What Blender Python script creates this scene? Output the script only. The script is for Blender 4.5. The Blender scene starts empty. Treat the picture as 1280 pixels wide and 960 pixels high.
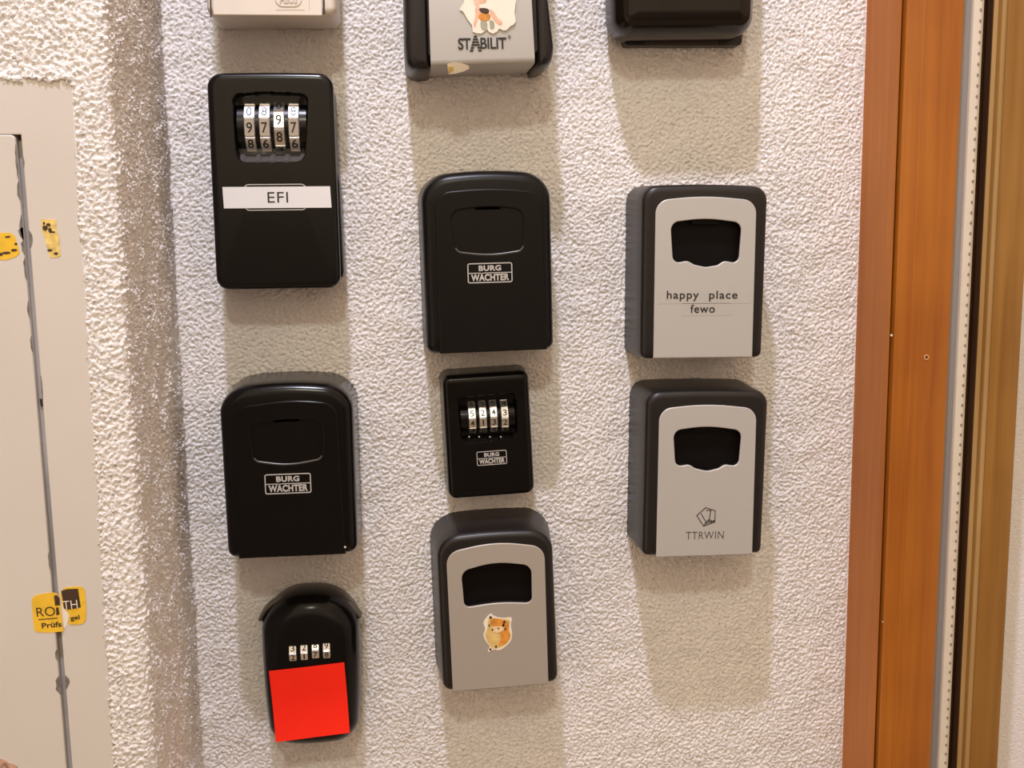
import bpy, bmesh, math, random
import numpy as np
from mathutils import Matrix, Vector

random.seed(4)
S = bpy.context.scene
COL = S.collection

# ---------------------------------------------------------------- camera
F = 1360.0                      # focal length in px of the 1280 x 960 frame
PC = np.array([640.0, 480.0])
NV = np.array([500.0, 285.0])   # vanishing point of the wall normal
D = 0.795                       # camera to wall, metres
VX = 760.0
_vy = (F * F - (PC[0] - NV[0]) * (VX - PC[0])) / (PC[1] - NV[1])
def _cam(px, py):
    return np.array([(px - PC[0]) / F, -(py - PC[1]) / F, -1.0])
n_ = _cam(*NV); n_ /= np.linalg.norm(n_)
d_ = np.array([(VX - PC[0]) / F, -_vy / F, -1.0]); d_ -= n_ * d_.dot(n_); d_ /= np.linalg.norm(d_)
z_ = -d_
x_ = np.cross(n_, z_)
RW = np.array([x_, n_, z_])     # camera -> world
def W(px, py, depth=0.0):
    """point of the plane y = -depth seen at a pixel -> (x, z)"""
    r = RW @ _cam(px, py)
    t = (D - depth) / r[1]
    return np.array([r[0] * t, r[2] * t])

cam_d = bpy.data.cameras.new('camera')
cam = bpy.data.objects.new('camera', cam_d); COL.objects.link(cam)
cam_d.sensor_width = 36.0; cam_d.sensor_fit = 'HORIZONTAL'
cam_d.lens = F * 36.0 / 1280.0
cam_d.clip_start = 0.02
m4 = Matrix([list(RW[i]) + [0] for i in range(3)] + [[0, 0, 0, 1]])
m4.translation = Vector((0, -D, 0))
cam.matrix_world = m4
S.camera = cam

# ---------------------------------------------------------------- light
world = bpy.data.worlds.new('room_ambient'); S.world = world
world.use_nodes = True
bg = world.node_tree.nodes['Background']
bg.inputs[0].default_value = (0.40, 0.30, 0.205, 1)
bg.inputs[1].default_value = 2.75

def lamp(name, loc, target, power, color, radius):
    l = bpy.data.lights.new(name, 'AREA'); l.shape = 'DISK'; l.size = radius * 2
    l.energy = power; l.color = color
    o = bpy.data.objects.new(name, l); COL.objects.link(o)
    o.location = loc
    o.rotation_euler = (Vector(target) - Vector(loc)).to_track_quat('-Z', 'Y').to_euler()
    return o
lamp('ceiling_lamp', (-0.075, -0.66, 1.43), (0.05, 0, -0.1), 19.5, (0.98, 0.98, 1.20), 0.032)
lamp('hallway_lamp', (-0.10, -1.75, 1.25), (0.05, 0, -0.1), 8.0, (1.0, 1.02, 0.85), 0.07)

S.view_settings.view_transform = 'Standard'
S.view_settings.look = 'None'
S.view_settings.exposure = 0.1
S.view_settings.gamma = 1.0
S.view_settings.use_curve_mapping = False

# ---------------------------------------------------------------- materials
MATS = {}
def mat(name, col, rough=0.5, metal=0.0, spec=0.5, var=0.06, scale=60.0, bump=0.0, bscale=900.0, coat=0.0, stretch=None):
    if name in MATS: return MATS[name]
    m = bpy.data.materials.new(name); m.use_nodes = True
    nt = m.node_tree; N = nt.nodes; L = nt.links
    b = N['Principled BSDF']
    b.inputs['Roughness'].default_value = rough
    b.inputs['Metallic'].default_value = metal
    b.inputs['Specular IOR Level'].default_value = spec
    b.inputs['Coat Weight'].default_value = coat
    b.inputs['Coat Roughness'].default_value = 0.15
    tc = N.new('ShaderNodeTexCoord')
    mp = N.new('ShaderNodeMapping'); L.new(tc.outputs['Object'], mp.inputs[0])
    if stretch: mp.inputs['Scale'].default_value = stretch
    no = N.new('ShaderNodeTexNoise'); no.inputs['Scale'].default_value = scale
    no.inputs['Detail'].default_value = 4
    L.new(mp.outputs[0], no.inputs[0])
    rp = N.new('ShaderNodeValToRGB')
    rp.color_ramp.elements[0].position = 0.3; rp.color_ramp.elements[1].position = 0.7
    rp.color_ramp.elements[0].color = tuple(c * (1 - var) for c in col) + (1,)
    rp.color_ramp.elements[1].color = tuple(min(1, c * (1 + var)) for c in col) + (1,)
    L.new(no.outputs[0], rp.inputs[0]); L.new(rp.outputs[0], b.inputs['Base Color'])
    if bump:
        n2 = N.new('ShaderNodeTexNoise'); n2.inputs['Scale'].default_value = bscale
        L.new(mp.outputs[0], n2.inputs[0])
        bp = N.new('ShaderNodeBump'); bp.inputs['Strength'].default_value = bump
        bp.inputs['Distance'].default_value = 0.001
        L.new(n2.outputs[0], bp.inputs['Height']); L.new(bp.outputs[0], b.inputs['Normal'])
    MATS[name] = m
    return m

PLASTER = mat('white_plaster', (0.80, 0.768, 0.762), 0.85, spec=0.2, var=0.03, scale=25, bump=0.7, bscale=900)
PAINT = mat('cream_paint', (0.58, 0.545, 0.505), 0.45, spec=0.4, var=0.025, scale=14, bump=0.05, bscale=250)
CHIP = mat('bare_grey_metal', (0.17, 0.155, 0.14), 0.6, metal=0.2, var=0.35, scale=300)
CHANNEL = mat('grey_channel', (0.40, 0.37, 0.35), 0.55, var=0.25, scale=120, stretch=(1, 1, 0.15))
BLACK = mat('black_satin_plastic', (0.0045, 0.0037, 0.0034), 0.33, spec=0.22, var=0.1, bump=0.03, bscale=2500)
GLOSS = mat('black_gloss_plastic', (0.004, 0.0032, 0.003), 0.2, spec=0.22, var=0.1)
LACQ = mat('black_lacquer', (0.0035, 0.003, 0.0028), 0.22, spec=0.32, var=0.1)
SOFT = mat('charcoal_matte_plastic', (0.011, 0.0085, 0.008), 0.36, spec=0.36, var=0.1, bump=0.06, bscale=2500)
DEEP = mat('black_recess_plastic', (0.005, 0.004, 0.004), 0.4, spec=0.1, var=0.1)
SMOKE = mat('smoky_black_cover', (0.008, 0.0055, 0.004), 0.2, spec=0.25, var=0.2, scale=40)
SILVER = mat('silver_paint', (0.475, 0.46, 0.445), 0.42, metal=0.25, spec=0.4, var=0.02, scale=2500)
SILVER2 = mat('dull_silver_paint', (0.42, 0.385, 0.345), 0.45, metal=0.35, spec=0.4, var=0.02, scale=2500)
CHROME = mat('wheel_metal', (0.72, 0.70, 0.68), 0.28, metal=0.9, var=0.15, scale=900, stretch=(1, 1, 4))
DIGIT = mat('dark_digit_ink', (0.02, 0.018, 0.016), 0.5, var=0.1)
WHITEP = mat('white_box_plastic', (0.70, 0.64, 0.57), 0.4, var=0.02)
WHITEB = mat('cream_box_plastic', (0.66, 0.60, 0.53), 0.45, var=0.02)
GAPM = mat('dark_seam', (0.03, 0.025, 0.022), 0.7)
PRINT = mat('silver_print', (0.50, 0.48, 0.46), 0.45, metal=0.2, var=0.05)
INK = mat('black_ink', (0.012, 0.011, 0.010), 0.55, var=0.05)
THININK = mat('grey_ink', (0.05, 0.045, 0.04), 0.5, var=0.05)
TAPE = mat('white_label_tape', (0.70, 0.70, 0.71), 0.35, var=0.01)
CLEAR = mat('clear_tape_on_silver', (0.485, 0.47, 0.45), 0.33, metal=0.25, var=0.02)
RED = mat('fluorescent_red_paper', (0.87, 0.022, 0.008), 0.7, spec=0.15, var=0.02)
YEL = mat('yellow_sticker', (0.76, 0.47, 0.03), 0.45, var=0.1, scale=150)
YELPALE = mat('worn_yellow_sticker', (0.70, 0.51, 0.16), 0.5, var=0.35, scale=260)
BROWNINK = mat('brown_black_ink', (0.045, 0.022, 0.012), 0.5, var=0.2)
PAPER = mat('torn_paper', (0.78, 0.71, 0.60), 0.6, var=0.05)
FURO = mat('orange_print', (0.62, 0.25, 0.04), 0.4, var=0.25, scale=200)
FURP = mat('pale_tan_print', (0.66, 0.46, 0.17), 0.4, var=0.15, scale=200)
FURC = mat('cream_print', (0.75, 0.55, 0.32), 0.4, var=0.1, scale=200)
PINKP = mat('pink_print', (0.70, 0.42, 0.30), 0.5, var=0.15, scale=200)
GREENP = mat('grey_green_print', (0.33, 0.33, 0.25), 0.5, var=0.2, scale=400)
SEAL = mat('cream_rubber_seal', (0.62, 0.55, 0.45), 0.5, var=0.04)
ALU = mat('grey_metal_strip', (0.30, 0.28, 0.27), 0.45, metal=0.3, var=0.1, stretch=(1, 1, 0.1))
RESID = mat('torn_label_residue', (0.42, 0.25, 0.18), 0.7, var=0.5, scale=500)

def wood(name, c0, c1, rough, spec=0.5):
    m = bpy.data.materials.new(name); m.use_nodes = True
    nt = m.node_tree; N = nt.nodes; L = nt.links
    b = N['Principled BSDF']; b.inputs['Roughness'].default_value = rough
    b.inputs['Specular IOR Level'].default_value = spec
    tc = N.new('ShaderNodeTexCoord'); mp = N.new('ShaderNodeMapping')
    mp.inputs['Scale'].default_value = (1, 1, 0.035)
    L.new(tc.outputs['Object'], mp.inputs[0])
    n1 = N.new('ShaderNodeTexNoise'); n1.inputs['Scale'].default_value = 130; n1.inputs['Detail'].default_value = 6
    n1.inputs['Distortion'].default_value = 0.6
    n2 = N.new('ShaderNodeTexNoise'); n2.inputs['Scale'].default_value = 9; n2.inputs['Detail'].default_value = 3
    L.new(mp.outputs[0], n1.inputs[0]); L.new(tc.outputs['Object'], n2.inputs[0])
    mx = N.new('ShaderNodeMath'); mx.operation = 'MULTIPLY_ADD'
    mx.inputs[1].default_value = 0.6; L.new(n1.outputs[0], mx.inputs[0])
    m2 = N.new('ShaderNodeMath'); m2.operation = 'MULTIPLY'; m2.inputs[1].default_value = 0.4
    L.new(n2.outputs[0], m2.inputs[0]); L.new(m2.outputs[0], mx.inputs[2])
    rp = N.new('ShaderNodeValToRGB')
    rp.color_ramp.elements[0].position = 0.36; rp.color_ramp.elements[1].position = 0.66
    rp.color_ramp.elements[0].color = c0 + (1,); rp.color_ramp.elements[1].color = c1 + (1,)
    L.new(mx.outputs[0], rp.inputs[0]); L.new(rp.outputs[0], b.inputs['Base Color'])
    bp = N.new('ShaderNodeBump'); bp.inputs['Strength'].default_value = 0.06; bp.inputs['Distance'].default_value = 0.001
    L.new(n1.outputs[0], bp.inputs['Height']); L.new(bp.outputs[0], b.inputs['Normal'])
    return m
WOOD = wood('orange_varnished_wood', (0.27, 0.074, 0.006), (0.39, 0.128, 0.012), 0.35)
WOODS = wood('brown_varnished_wood', (0.34, 0.105, 0.018), (0.43, 0.155, 0.030), 0.45, 0.3)
WOODD = wood('rebate_shade_wood', (0.045, 0.018, 0.006), (0.075, 0.034, 0.012), 0.7, 0.2)
WOODL = wood('pale_honey_wood', (0.21, 0.090, 0.012), (0.31, 0.150, 0.030), 0.4)
WOODB = wood('pale_bead_wood', (0.30, 0.17, 0.05), (0.40, 0.25, 0.10), 0.4)

# ---------------------------------------------------------------- helpers
def link(name, me, m, parent=None):
    o = bpy.data.objects.new(name, me); COL.objects.link(o)
    if m is not None:
        me.materials.clear(); me.materials.append(m)
    if parent is not None: o.parent = parent
    return o
def smooth(me, ang=32):
    me.shade_smooth(); me.set_sharp_from_angle(angle=math.radians(ang)); return me
def mesh(name, v, f, ang=32, flip=True):
    me = bpy.data.meshes.new(name)
    me.from_pydata([tuple(map(float, p)) for p in v], [], f)
    bm = bmesh.new(); bm.from_mesh(me)
    bmesh.ops.recalc_face_normals(bm, faces=bm.faces)
    bm.to_mesh(me); bm.free()
    return smooth(me, ang)
def tag(o, label, cat, group=None):
    o['label'] = label; o['category'] = cat
    if group: o['group'] = group
    return o
def empty(name, loc=(0, 0, 0), ry=0.0):
    o = bpy.data.objects.new(name, None); COL.objects.link(o)
    o.empty_display_size = 0.02
    o.location = loc; o.rotation_euler = (0, ry, 0)
    return o

def rpoly(pts, radii, seg=8):
    """closed polygon with rounded corners"""
    pts = [np.array(p, float) for p in pts]; n = len(pts); out = []
    for i in range(n):
        p, a, b = pts[i], pts[i - 1], pts[(i + 1) % n]
        r = radii[i] if hasattr(radii, '__len__') else radii
        u = a - p; v = b - p; lu = np.linalg.norm(u); lv = np.linalg.norm(v); u /= lu; v /= lv
        ca = max(-1, min(1, u.dot(v))); th = math.acos(ca)
        if r <= 1e-6 or th > math.pi - 0.01: out.append(p); continue
        t = min(r / math.tan(th / 2), lu * 0.48, lv * 0.48); r = t * math.tan(th / 2)
        c = p + (u + v) / np.linalg.norm(u + v) * (r / math.sin(th / 2))
        s = p + u * t - c; e = p + v * t - c
        a0 = math.atan2(s[1], s[0]); a1 = math.atan2(e[1], e[0])
        da = (a1 - a0 + math.pi) % (2 * math.pi) - math.pi
        for k in range(seg + 1):
            q = a0 + da * k / seg
            out.append(c + r * np.array([math.cos(q), math.sin(q)]))
    return out
def catmull(pts, k=6):
    pts = [np.array(p, float) for p in pts]; n = len(pts); out = []
    for i in range(n):
        p0, p1, p2, p3 = pts[i - 1], pts[i], pts[(i + 1) % n], pts[(i + 2) % n]
        for j in range(k):
            t = j / k
            out.append(0.5 * ((2 * p1) + (-p0 + p2) * t + (2 * p0 - 5 * p1 + 4 * p2 - p3) * t * t + (-p0 + 3 * p1 - 3 * p2 + p3) * t ** 3))
    return out
def area(p):
    p = np.array(p); x, y = p[:, 0], p[:, 1]
    return 0.5 * np.sum(x * np.roll(y, -1) - np.roll(x, -1) * y)
def ccw(p): return list(p) if area(p) > 0 else list(p)[::-1]

def rtrap(wt, wb, h, rt, rb, arch=0.0, barch=0.0, wm=0.0, nt=14):
    """rounded trapezoid outline, arched top / bottom, sides bulged by wm; counter-clockwise"""
    base = rpoly([(-wb / 2, -h / 2), (wb / 2, -h / 2), (wt / 2, h / 2), (-wt / 2, h / 2)], [rb, rb, rt, rt], 9)
    pts = []
    n = len(base)
    for i in range(n):                      # subdivide the long edges
        a, b = base[i], base[(i + 1) % n]
        k = nt if i % 10 == 9 else 1
        for j in range(k): pts.append(a + (b - a) * j / k)
    out = []
    for p in pts:
        u, v = p
        s = v / (h / 2)
        if s > 0: v -= arch * (u / (wt / 2)) ** 2 * s * s
        else: v += barch * (u / (wb / 2)) ** 2 * s * s
        u += (1 if u > 0 else -1) * wm * (1 - s * s) * min(1, abs(u) / (0.3 * wt))
        out.append(np.array([u, v]))
    return out

def resample(poly, c, ang):
    P = np.array(poly) - c; Q = np.roll(P, -1, axis=0)
    out = []
    for a in ang:
        d = np.array([math.cos(a), math.sin(a)])
        e = Q - P
        den = d[0] * e[:, 1] - d[1] * e[:, 0]
        den = np.where(abs(den) < 1e-12, 1e-12, den)
        t = (P[:, 0] * e[:, 1] - P[:, 1] * e[:, 0]) / den
        s = (P[:, 0] * d[1] - P[:, 1] * d[0]) / den
        ok = (t > 1e-9) & (s >= -1e-6) & (s <= 1 + 1e-6)
        tt = t[ok].max() if ok.any() else np.linalg.norm(P, axis=1).min()
        out.append(c + d * tt)
    return out

def loft(name, rings, m, parent, cap0=True, cap1=True, ang=32):
    """rings: list of (outline, depth); outlines with the same number of points"""
    v = []; f = []; n = len(rings[0][0])
    for o, d in rings:
        v += [(p[0], -d, p[1]) for p in o]
    for r in range(len(rings) - 1):
        for i in range(n):
            j = (i + 1) % n
            f.append((r * n + i, r * n + j, (r + 1) * n + j, (r + 1) * n + i))
    if cap0: f.append(tuple(range(n)))
    if cap1: f.append(tuple((len(rings) - 1) * n + i for i in range(n)))
    return link(name, mesh(name, v, f, ang), m, parent)

def body_with_hole(name, rings, hole, hole_secs, m, parent, ang=32):
    """outer rings back to front, then the front face, then the hole rings (scale, depth) going in"""
    c = np.mean(np.array(hole), axis=0)
    A = set()
    for p in list(rings[-1][0]) + list(rings[0][0]) + list(hole):
        q = np.array(p) - c; A.add(round(math.atan2(q[1], q[0]), 4))
    A = sorted(A)
    rr = [(resample(o, c, A), d) for o, d in rings]
    h0 = resample(hole, c, A)
    for s, d in hole_secs:
        rr.append(([c + (np.array(p) - c) * s for p in h0], d))
    return loft(name, rr, m, parent, True, True, ang)

def curve_mesh(name, outlines, depth, thick, bevel=0.0):
    """flat plate lying on the plane y=-depth, 'thick' towards the viewer; later outlines are holes"""
    cu = bpy.data.curves.new(name, 'CURVE'); cu.dimensions = '2D'; cu.fill_mode = 'BOTH'
    for k, o in enumerate(outlines):
        o = ccw(o)
        if k: o = o[::-1]
        sp = cu.splines.new('POLY'); sp.points.add(len(o) - 1)
        for q, p in zip(sp.points, o): q.co = (p[0], p[1], 0, 1)
        sp.use_cyclic_u = True
    cu.extrude = max(1e-5, thick / 2 - bevel); cu.bevel_depth = bevel; cu.bevel_resolution = 2
    if bevel: cu.offset = -bevel
    ob = bpy.data.objects.new('tmp', cu)
    me = bpy.data.meshes.new_from_object(ob)
    bpy.data.objects.remove(ob); bpy.data.curves.remove(cu)
    return reorient(me, depth + thick / 2)
def reorient(me, depth):
    n = len(me.vertices); a = np.empty(n * 3, np.float32); me.vertices.foreach_get('co', a)
    a = a.reshape(-1, 3); b = np.stack([a[:, 0], -a[:, 2] - depth, a[:, 1]], 1)
    me.vertices.foreach_set('co', b.ravel()); me.update()
    return me
def plate(name, outlines, depth, thick, m, parent, bevel=0.0, ang=40):
    me = curve_mesh(name, outlines, depth, thick, bevel)
    return link(name, smooth(me, ang), m, parent)
def join_meshes(name, mes):
    bm = bmesh.new()
    for me in mes: bm.from_mesh(me)
    out = bpy.data.meshes.new(name); bm.to_mesh(out); bm.free()
    for me in mes: bpy.data.meshes.remove(me)
    return out
def text_mesh(s, rect, depth, thick=0.0002, bold=0.0, spacing=1.0, rot=0.0, shear=0.0):
    """lettering scaled into rect (x0, z0, x1, z1)"""
    cu = bpy.data.curves.new('t', 'FONT'); cu.body = s; cu.size = 1.0; cu.space_character = spacing
    cu.extrude = 0.01; cu.offset = bold; cu.resolution_u = 4; cu.shear = shear
    ob = bpy.data.objects.new('tmp', cu)
    me = bpy.data.meshes.new_from_object(ob)
    bpy.data.objects.remove(ob); bpy.data.curves.remove(cu)
    n = len(me.vertices); a = np.empty(n * 3, np.float32); me.vertices.foreach_get('co', a); a = a.reshape(-1, 3)
    lo, hi = a.min(0), a.max(0)
    x0, z0, x1, z1 = rect
    u = (a[:, 0] - (lo[0] + hi[0]) / 2) / (hi[0] - lo[0]) * (x1 - x0)
    w = (a[:, 1] - (lo[1] + hi[1]) / 2) / (hi[1] - lo[1]) * (z1 - z0)
    c, s_ = math.cos(rot), math.sin(rot)
    b = np.stack([(x0 + x1) / 2 + u * c - w * s_, -(depth + thick / 2) - a[:, 2] / 0.01 * thick / 2, (z0 + z1) / 2 + u * s_ + w * c], 1)
    me.vertices.foreach_set('co', b.astype(np.float32).ravel()); me.update()
    return me

class Box:
    """a wall-hung box fitted to the four front corners (px: TL TR BR BL) at its front depth"""
    def __init__(s, name, quad, d, dfit=None):
        s.d = d
        dfit = d - 0.003 if dfit is None else dfit
        q = [W(x, y, dfit) for x, y in quad]
        TL, TR, BR, BL = q
        c = sum(q) / 4
        r = (TR + BR - TL - BL); u = (TL + TR - BL - BR)
        phi = math.atan2(r[1], r[0])
        phi2 = math.atan2(-u[0], u[1])
        s.phi = 0.5 * (phi + phi2); s.c = c
        L = [s.to(p) for p in q]
        s.wt = L[1][0] - L[0][0]; s.wb = L[2][0] - L[3][0]
        s.h = (L[0][1] + L[1][1] - L[2][1] - L[3][1]) / 2
        s.root = empty(name, (c[0], 0, c[1]), -s.phi)
    def to(s, p):
        d = p - s.c; c, n = math.cos(s.phi), math.sin(s.phi)
        return np.array([d[0] * c + d[1] * n, -d[0] * n + d[1] * c])
    def L(s, x, y, depth=None):
        return s.to(W(x, y, s.d if depth is None else depth))
    def poly(s, pts, depth=None): return [s.L(x, y, depth) for x, y in pts]
    def rect(s, x0, y0, x1, y1, depth=None):
        c = s.L((x0 + x1) / 2, (y0 + y1) / 2, depth); k = (D - (s.d if depth is None else depth)) / F
        w = np.linalg.norm(s.L(x1, (y0 + y1) / 2, depth) - s.L(x0, (y0 + y1) / 2, depth)) / 2
        h = np.linalg.norm(s.L((x0 + x1) / 2, y1, depth) - s.L((x0 + x1) / 2, y0, depth)) / 2
        return (c[0] - w, c[1] - h, c[0] + w, c[1] + h)
    def ring(s, inset, rt, rb, arch=0, barch=0, wm=0):
        return rtrap(s.wt - 2 * inset, s.wb - 2 * inset, s.h - 2 * inset, max(rt - inset, 0.0008), max(rb - inset, 0.0008), arch, barch, wm)
    def text(s, name, txt, pxrect, depth, m, parent=None, **k):
        return link(name, text_mesh(txt, s.rect(*pxrect, depth=depth), depth, **k), m, parent or s.root)

def rect_pts(r): return [(r[0], r[1]), (r[2], r[1]), (r[2], r[3]), (r[0], r[3])]
def frame_mesh(r, t, rad, depth, thick):
    o = rpoly(rect_pts(r), rad, 5)
    i = rpoly(rect_pts((r[0] + t, r[1] + t, r[2] - t, r[3] - t)), max(rad - t, 0.0002), 5)
    return curve_mesh('f', [o, i], depth, thick)

def maker_badge(b, x0, y0, x1, y1, depth):
    """framed two-line BURG / WÄCHTER print"""
    r = b.rect(x0, y0, x1, y1, depth); w = r[2] - r[0]; h = r[3] - r[1]; t = w * 0.022
    zc = (r[1] + r[3]) / 2
    ms = [frame_mesh(r, t, w * 0.05, depth, 0.0002)]
    ms.append(curve_mesh('l', [rect_pts((r[0] + t, zc - t * 0.4, r[2] - t, zc + t * 0.4))], depth, 0.0002))
    ms.append(text_mesh('BURG', (r[0] + w * 0.25, zc + h * 0.10, r[2] - w * 0.25, r[3] - h * 0.12), depth, bold=0.04, spacing=1.08))
    ms.append(text_mesh('W\u00c4CHTER', (r[0] + w * 0.075, r[1] + h * 0.10, r[2] - w * 0.075, zc + h * 0.02), depth, bold=0.04, spacing=1.05))
    return link('maker_badge', join_meshes('maker_badge', ms), PRINT, b.root)

def dial_wheel(b, cx, cz, yc, R, wd, digit, phase, parent):
    """ten-sided number wheel turning about the local x axis; 'digit' faces the viewer"""
    v = []; f = []
    prof = []
    for k in range(10):
        a0 = math.radians(36 * k - 15.2 + phase); a1 = math.radians(36 * k + 15.2 + phase); am = math.radians(36 * k + 18 + phase)
        prof += [(a0, R / math.cos(math.radians(15.2))), (a1, R / math.cos(math.radians(15.2))), (am, R * 0.975)]
    n = len(prof)
    for x, s in ((-wd / 2, 0.955), (-wd / 2 + wd * 0.07, 1), (wd / 2 - wd * 0.07, 1), (wd / 2, 0.955)):
        for a, r in prof: v.append((cx + x, yc - r * s * math.cos(a), cz + r * s * math.sin(a)))
    for q in range(3):
        for i in range(n):
            j = (i + 1) % n; f.append((q * n + i, q * n + j, (q + 1) * n + j, (q + 1) * n + i))
    f.append(tuple(range(n))); f.append(tuple(3 * n + i for i in range(n)))
    o = link('dial_wheel', mesh('dial_wheel', v, f, 12), CHROME, parent)
    ms = []
    fl = 2 * R * math.tan(math.radians(15.2))
    for k in (-2, -1, 0, 1, 2):
        dw = wd * (0.10 if (digit + k) % 10 == 1 else 0.27)
        me = text_mesh(str((digit + k) % 10), (-dw, -fl * 0.36, dw, fl * 0.36), R, 0.00016, bold=0.012)
        a = math.radians(36 * k + phase)
        mt = Matrix.Translation((cx, yc, cz)) @ Matrix.Rotation(-a, 4, 'X')
        me.transform(mt); ms.append(me)
    link('engraved_digits', join_meshes('engraved_digits', ms), DIGIT, o)
    return o

def half_drum(name, x0, x1, cz, yc, R, a0, a1, m, parent, n=24):
    v = []; f = []
    for x in (x0, x1):
        for i in range(n + 1):
            a = a0 + (a1 - a0) * i / n
            v.append((x, yc - R * math.cos(a), cz + R * math.sin(a)))
    for i in range(n): f.append((i, i + 1, n + 2 + i, n + 1 + i))
    f.append(tuple(range(n + 1))); f.append(tuple(range(n + 1, 2 * n + 2)))
    f.append((0, n, 2 * n + 1, n + 1))
    return link(name, mesh(name, v, f, 30), m, parent)

# ---------------------------------------------------------------- the walls
def plaster_height(nu, nv, step, lo, hi, seed):
    """band-passed noise, wavelengths lo..hi (m), worked into rounded crumbs"""
    rng = np.random.default_rng(seed)
    def band(l0, l1):
        fx = np.fft.fftfreq(nu, step)[:, None]; fy = np.fft.fftfreq(nv, step)[None, :]
        fr = np.sqrt(fx * fx + fy * fy) + 1e-9
        flt = np.exp(-(fr * l0) ** 2 * 0.9) * (1 - np.exp(-(fr * l1) ** 2 * 0.9))
        g = np.fft.ifft2(np.fft.fft2(rng.standard_normal((nu, nv))) * flt).real
        return g / g.std()
    a = band(lo, hi)
    b = band(lo * 0.55, lo * 1.3)
    g = band(hi * 3, hi * 14)
    h = np.tanh(1.5 * (a + 0.42)) * 0.75 + 0.30 * b + 0.22 * g
    return h

STEP = 0.00082
Z0, Z1 = -0.53, 0.29
LW = 0.150                                     # how far the left wall stands out in front of the box wall
xr_mid = W(226, 480, 0)[0]                     # inner corner on the box wall
xl_mid = W(161, 480, LW)[0]                    # outer corner of the left wall

def grid_mesh(name, P, m):
    nu, nv = P.shape[:2]
    me = bpy.data.meshes.new(name)
    me.vertices.add(nu * nv); me.vertices.foreach_set('co', P.reshape(-1).astype(np.float32))
    i = np.arange(nu - 1)[:, None] * nv + np.arange(nv - 1)[None, :]
    q = np.stack([i, i + nv, i + nv + 1, i + 1], -1).reshape(-1, 4)
    me.loops.add(q.size); me.loops.foreach_set('vertex_index', q.ravel().astype(np.int32))
    me.polygons.add(len(q)); me.polygons.foreach_set('loop_start', np.arange(0, q.size, 4, dtype=np.int32))
    me.update(calc_edges=True); me.validate()
    me.shade_smooth()
    return link(name, me, m)

def wall_back():
    x0, x1 = xr_mid - 0.006, W(1300, 960, 0)[0] + 0.10
    us = np.arange(x0, x1, STEP); vs = np.arange(Z0, Z1, STEP)
    nu, nv = len(us), len(vs)
    h = plaster_height(nu, nv, STEP, 0.0019, 0.0085, 3)
    P = np.empty((nu, nv, 3))
    P[..., 0] = us[:, None]; P[..., 2] = vs[None, :]
    edge = W(1067.6, 490, 0)[0]
    e = np.clip((edge - us) / 0.0025, 0, 1)[:, None]
    P[..., 1] = -0.00088 * h * (0.15 + 0.85 * e) + 0.0004 * (1 - e)
    # soft hollow where the wall turns into the return
    cc = np.clip(1 - (us - x0) / 0.016, 0, 1)[:, None]
    P[..., 1] -= 0.010 * cc ** 2.2
    o = grid_mesh('wall_back', P, PLASTER); o['kind'] = 'structure'
    return o

def wall_left():
    # profile from far left along the front, round the outer corner, back along the return
    R = 0.007
    pts = []
    xe = xl_mid
    s = W(-60, 480, LW)[0] - 0.10
    front = np.arange(s, xe - R, STEP)
    for x in front: pts.append((x, -LW, 0.0, -1.0))
    na = int(R * 1.57 / STEP)
    for k in range(na):
        a = (k + 0.5) / na * (math.pi / 2)
        pts.append((xe - R + R * math.sin(a), -LW + R - R * math.cos(a), math.sin(a), -math.cos(a)))
    L0 = LW - R
    nr = int(L0 / STEP)
    xb = xr_mid
    for k in range(nr + 4):
        t = k / nr
        pts.append((xe + (xb - xe) * t, -LW + R + t * L0, 1.0, 0.0))
    p = np.array(pts); nu = len(p)
    vs = np.arange(Z0, Z1, STEP); nv = len(vs)
    h = plaster_height(nu, nv, STEP, 0.0021, 0.0090, 11)
    h2 = plaster_height(nu, nv, STEP, 0.0034, 0.0085, 12)
    ii = np.arange(nu)[:, None]
    t = np.clip((ii - len(front)) / 14.0, 0, 1)
    h2 = 2.0 * np.clip(h2, -0.15, 2) - 0.4
    h = h * (1 - t) + h2 * t
    amp = np.full((nu, nv), 0.00095)
    off = np.zeros((nu, nv))
    # plaster is cut away round the painted cabinet frame with a ragged edge
    g = plaster_height(nu, nv, STEP, 0.004, 0.012, 21)
    fx = np.interp(vs, CAB_Z, CAB_X)[None, :]
    X = p[:, 0][:, None]
    inside = (X < fx - 0.0012 + 0.0007 * g) & (vs[None, :] < CAB_TOP - 0.0020 + 0.0016 * g) & (np.arange(nu)[:, None] < len(front))
    hh = amp * h + 0.0011 * np.clip(1 - np.abs(vs[None, :] - CAB_TOP) / 0.006, 0, 1) * (X < fx)
    hh = np.where(inside, -0.012, hh)
    P = np.empty((nu, nv, 3))
    P[..., 0] = X + p[:, 2][:, None] * hh
    P[..., 1] = p[:, 1][:, None] + p[:, 3][:, None] * hh
    P[..., 2] = vs[None, :]
    o = grid_mesh('wall_left', P, PLASTER); o['kind'] = 'structure'
    return o

_ct = W(90, 98, LW); _cb = W(143, 960, LW)
CAB_TOP = _ct[1]
CAB_Z = np.array([_cb[1] - 0.3, _cb[1], _ct[1], _ct[1] + 0.3])
_sl = (_ct[0] - _cb[0]) / (_ct[1] - _cb[1])
CAB_X = np.array([_cb[0] - 0.3 * _sl, _cb[0], _ct[0], _ct[0] + 0.3 * _sl])
wall_back()
wall_left()

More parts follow.
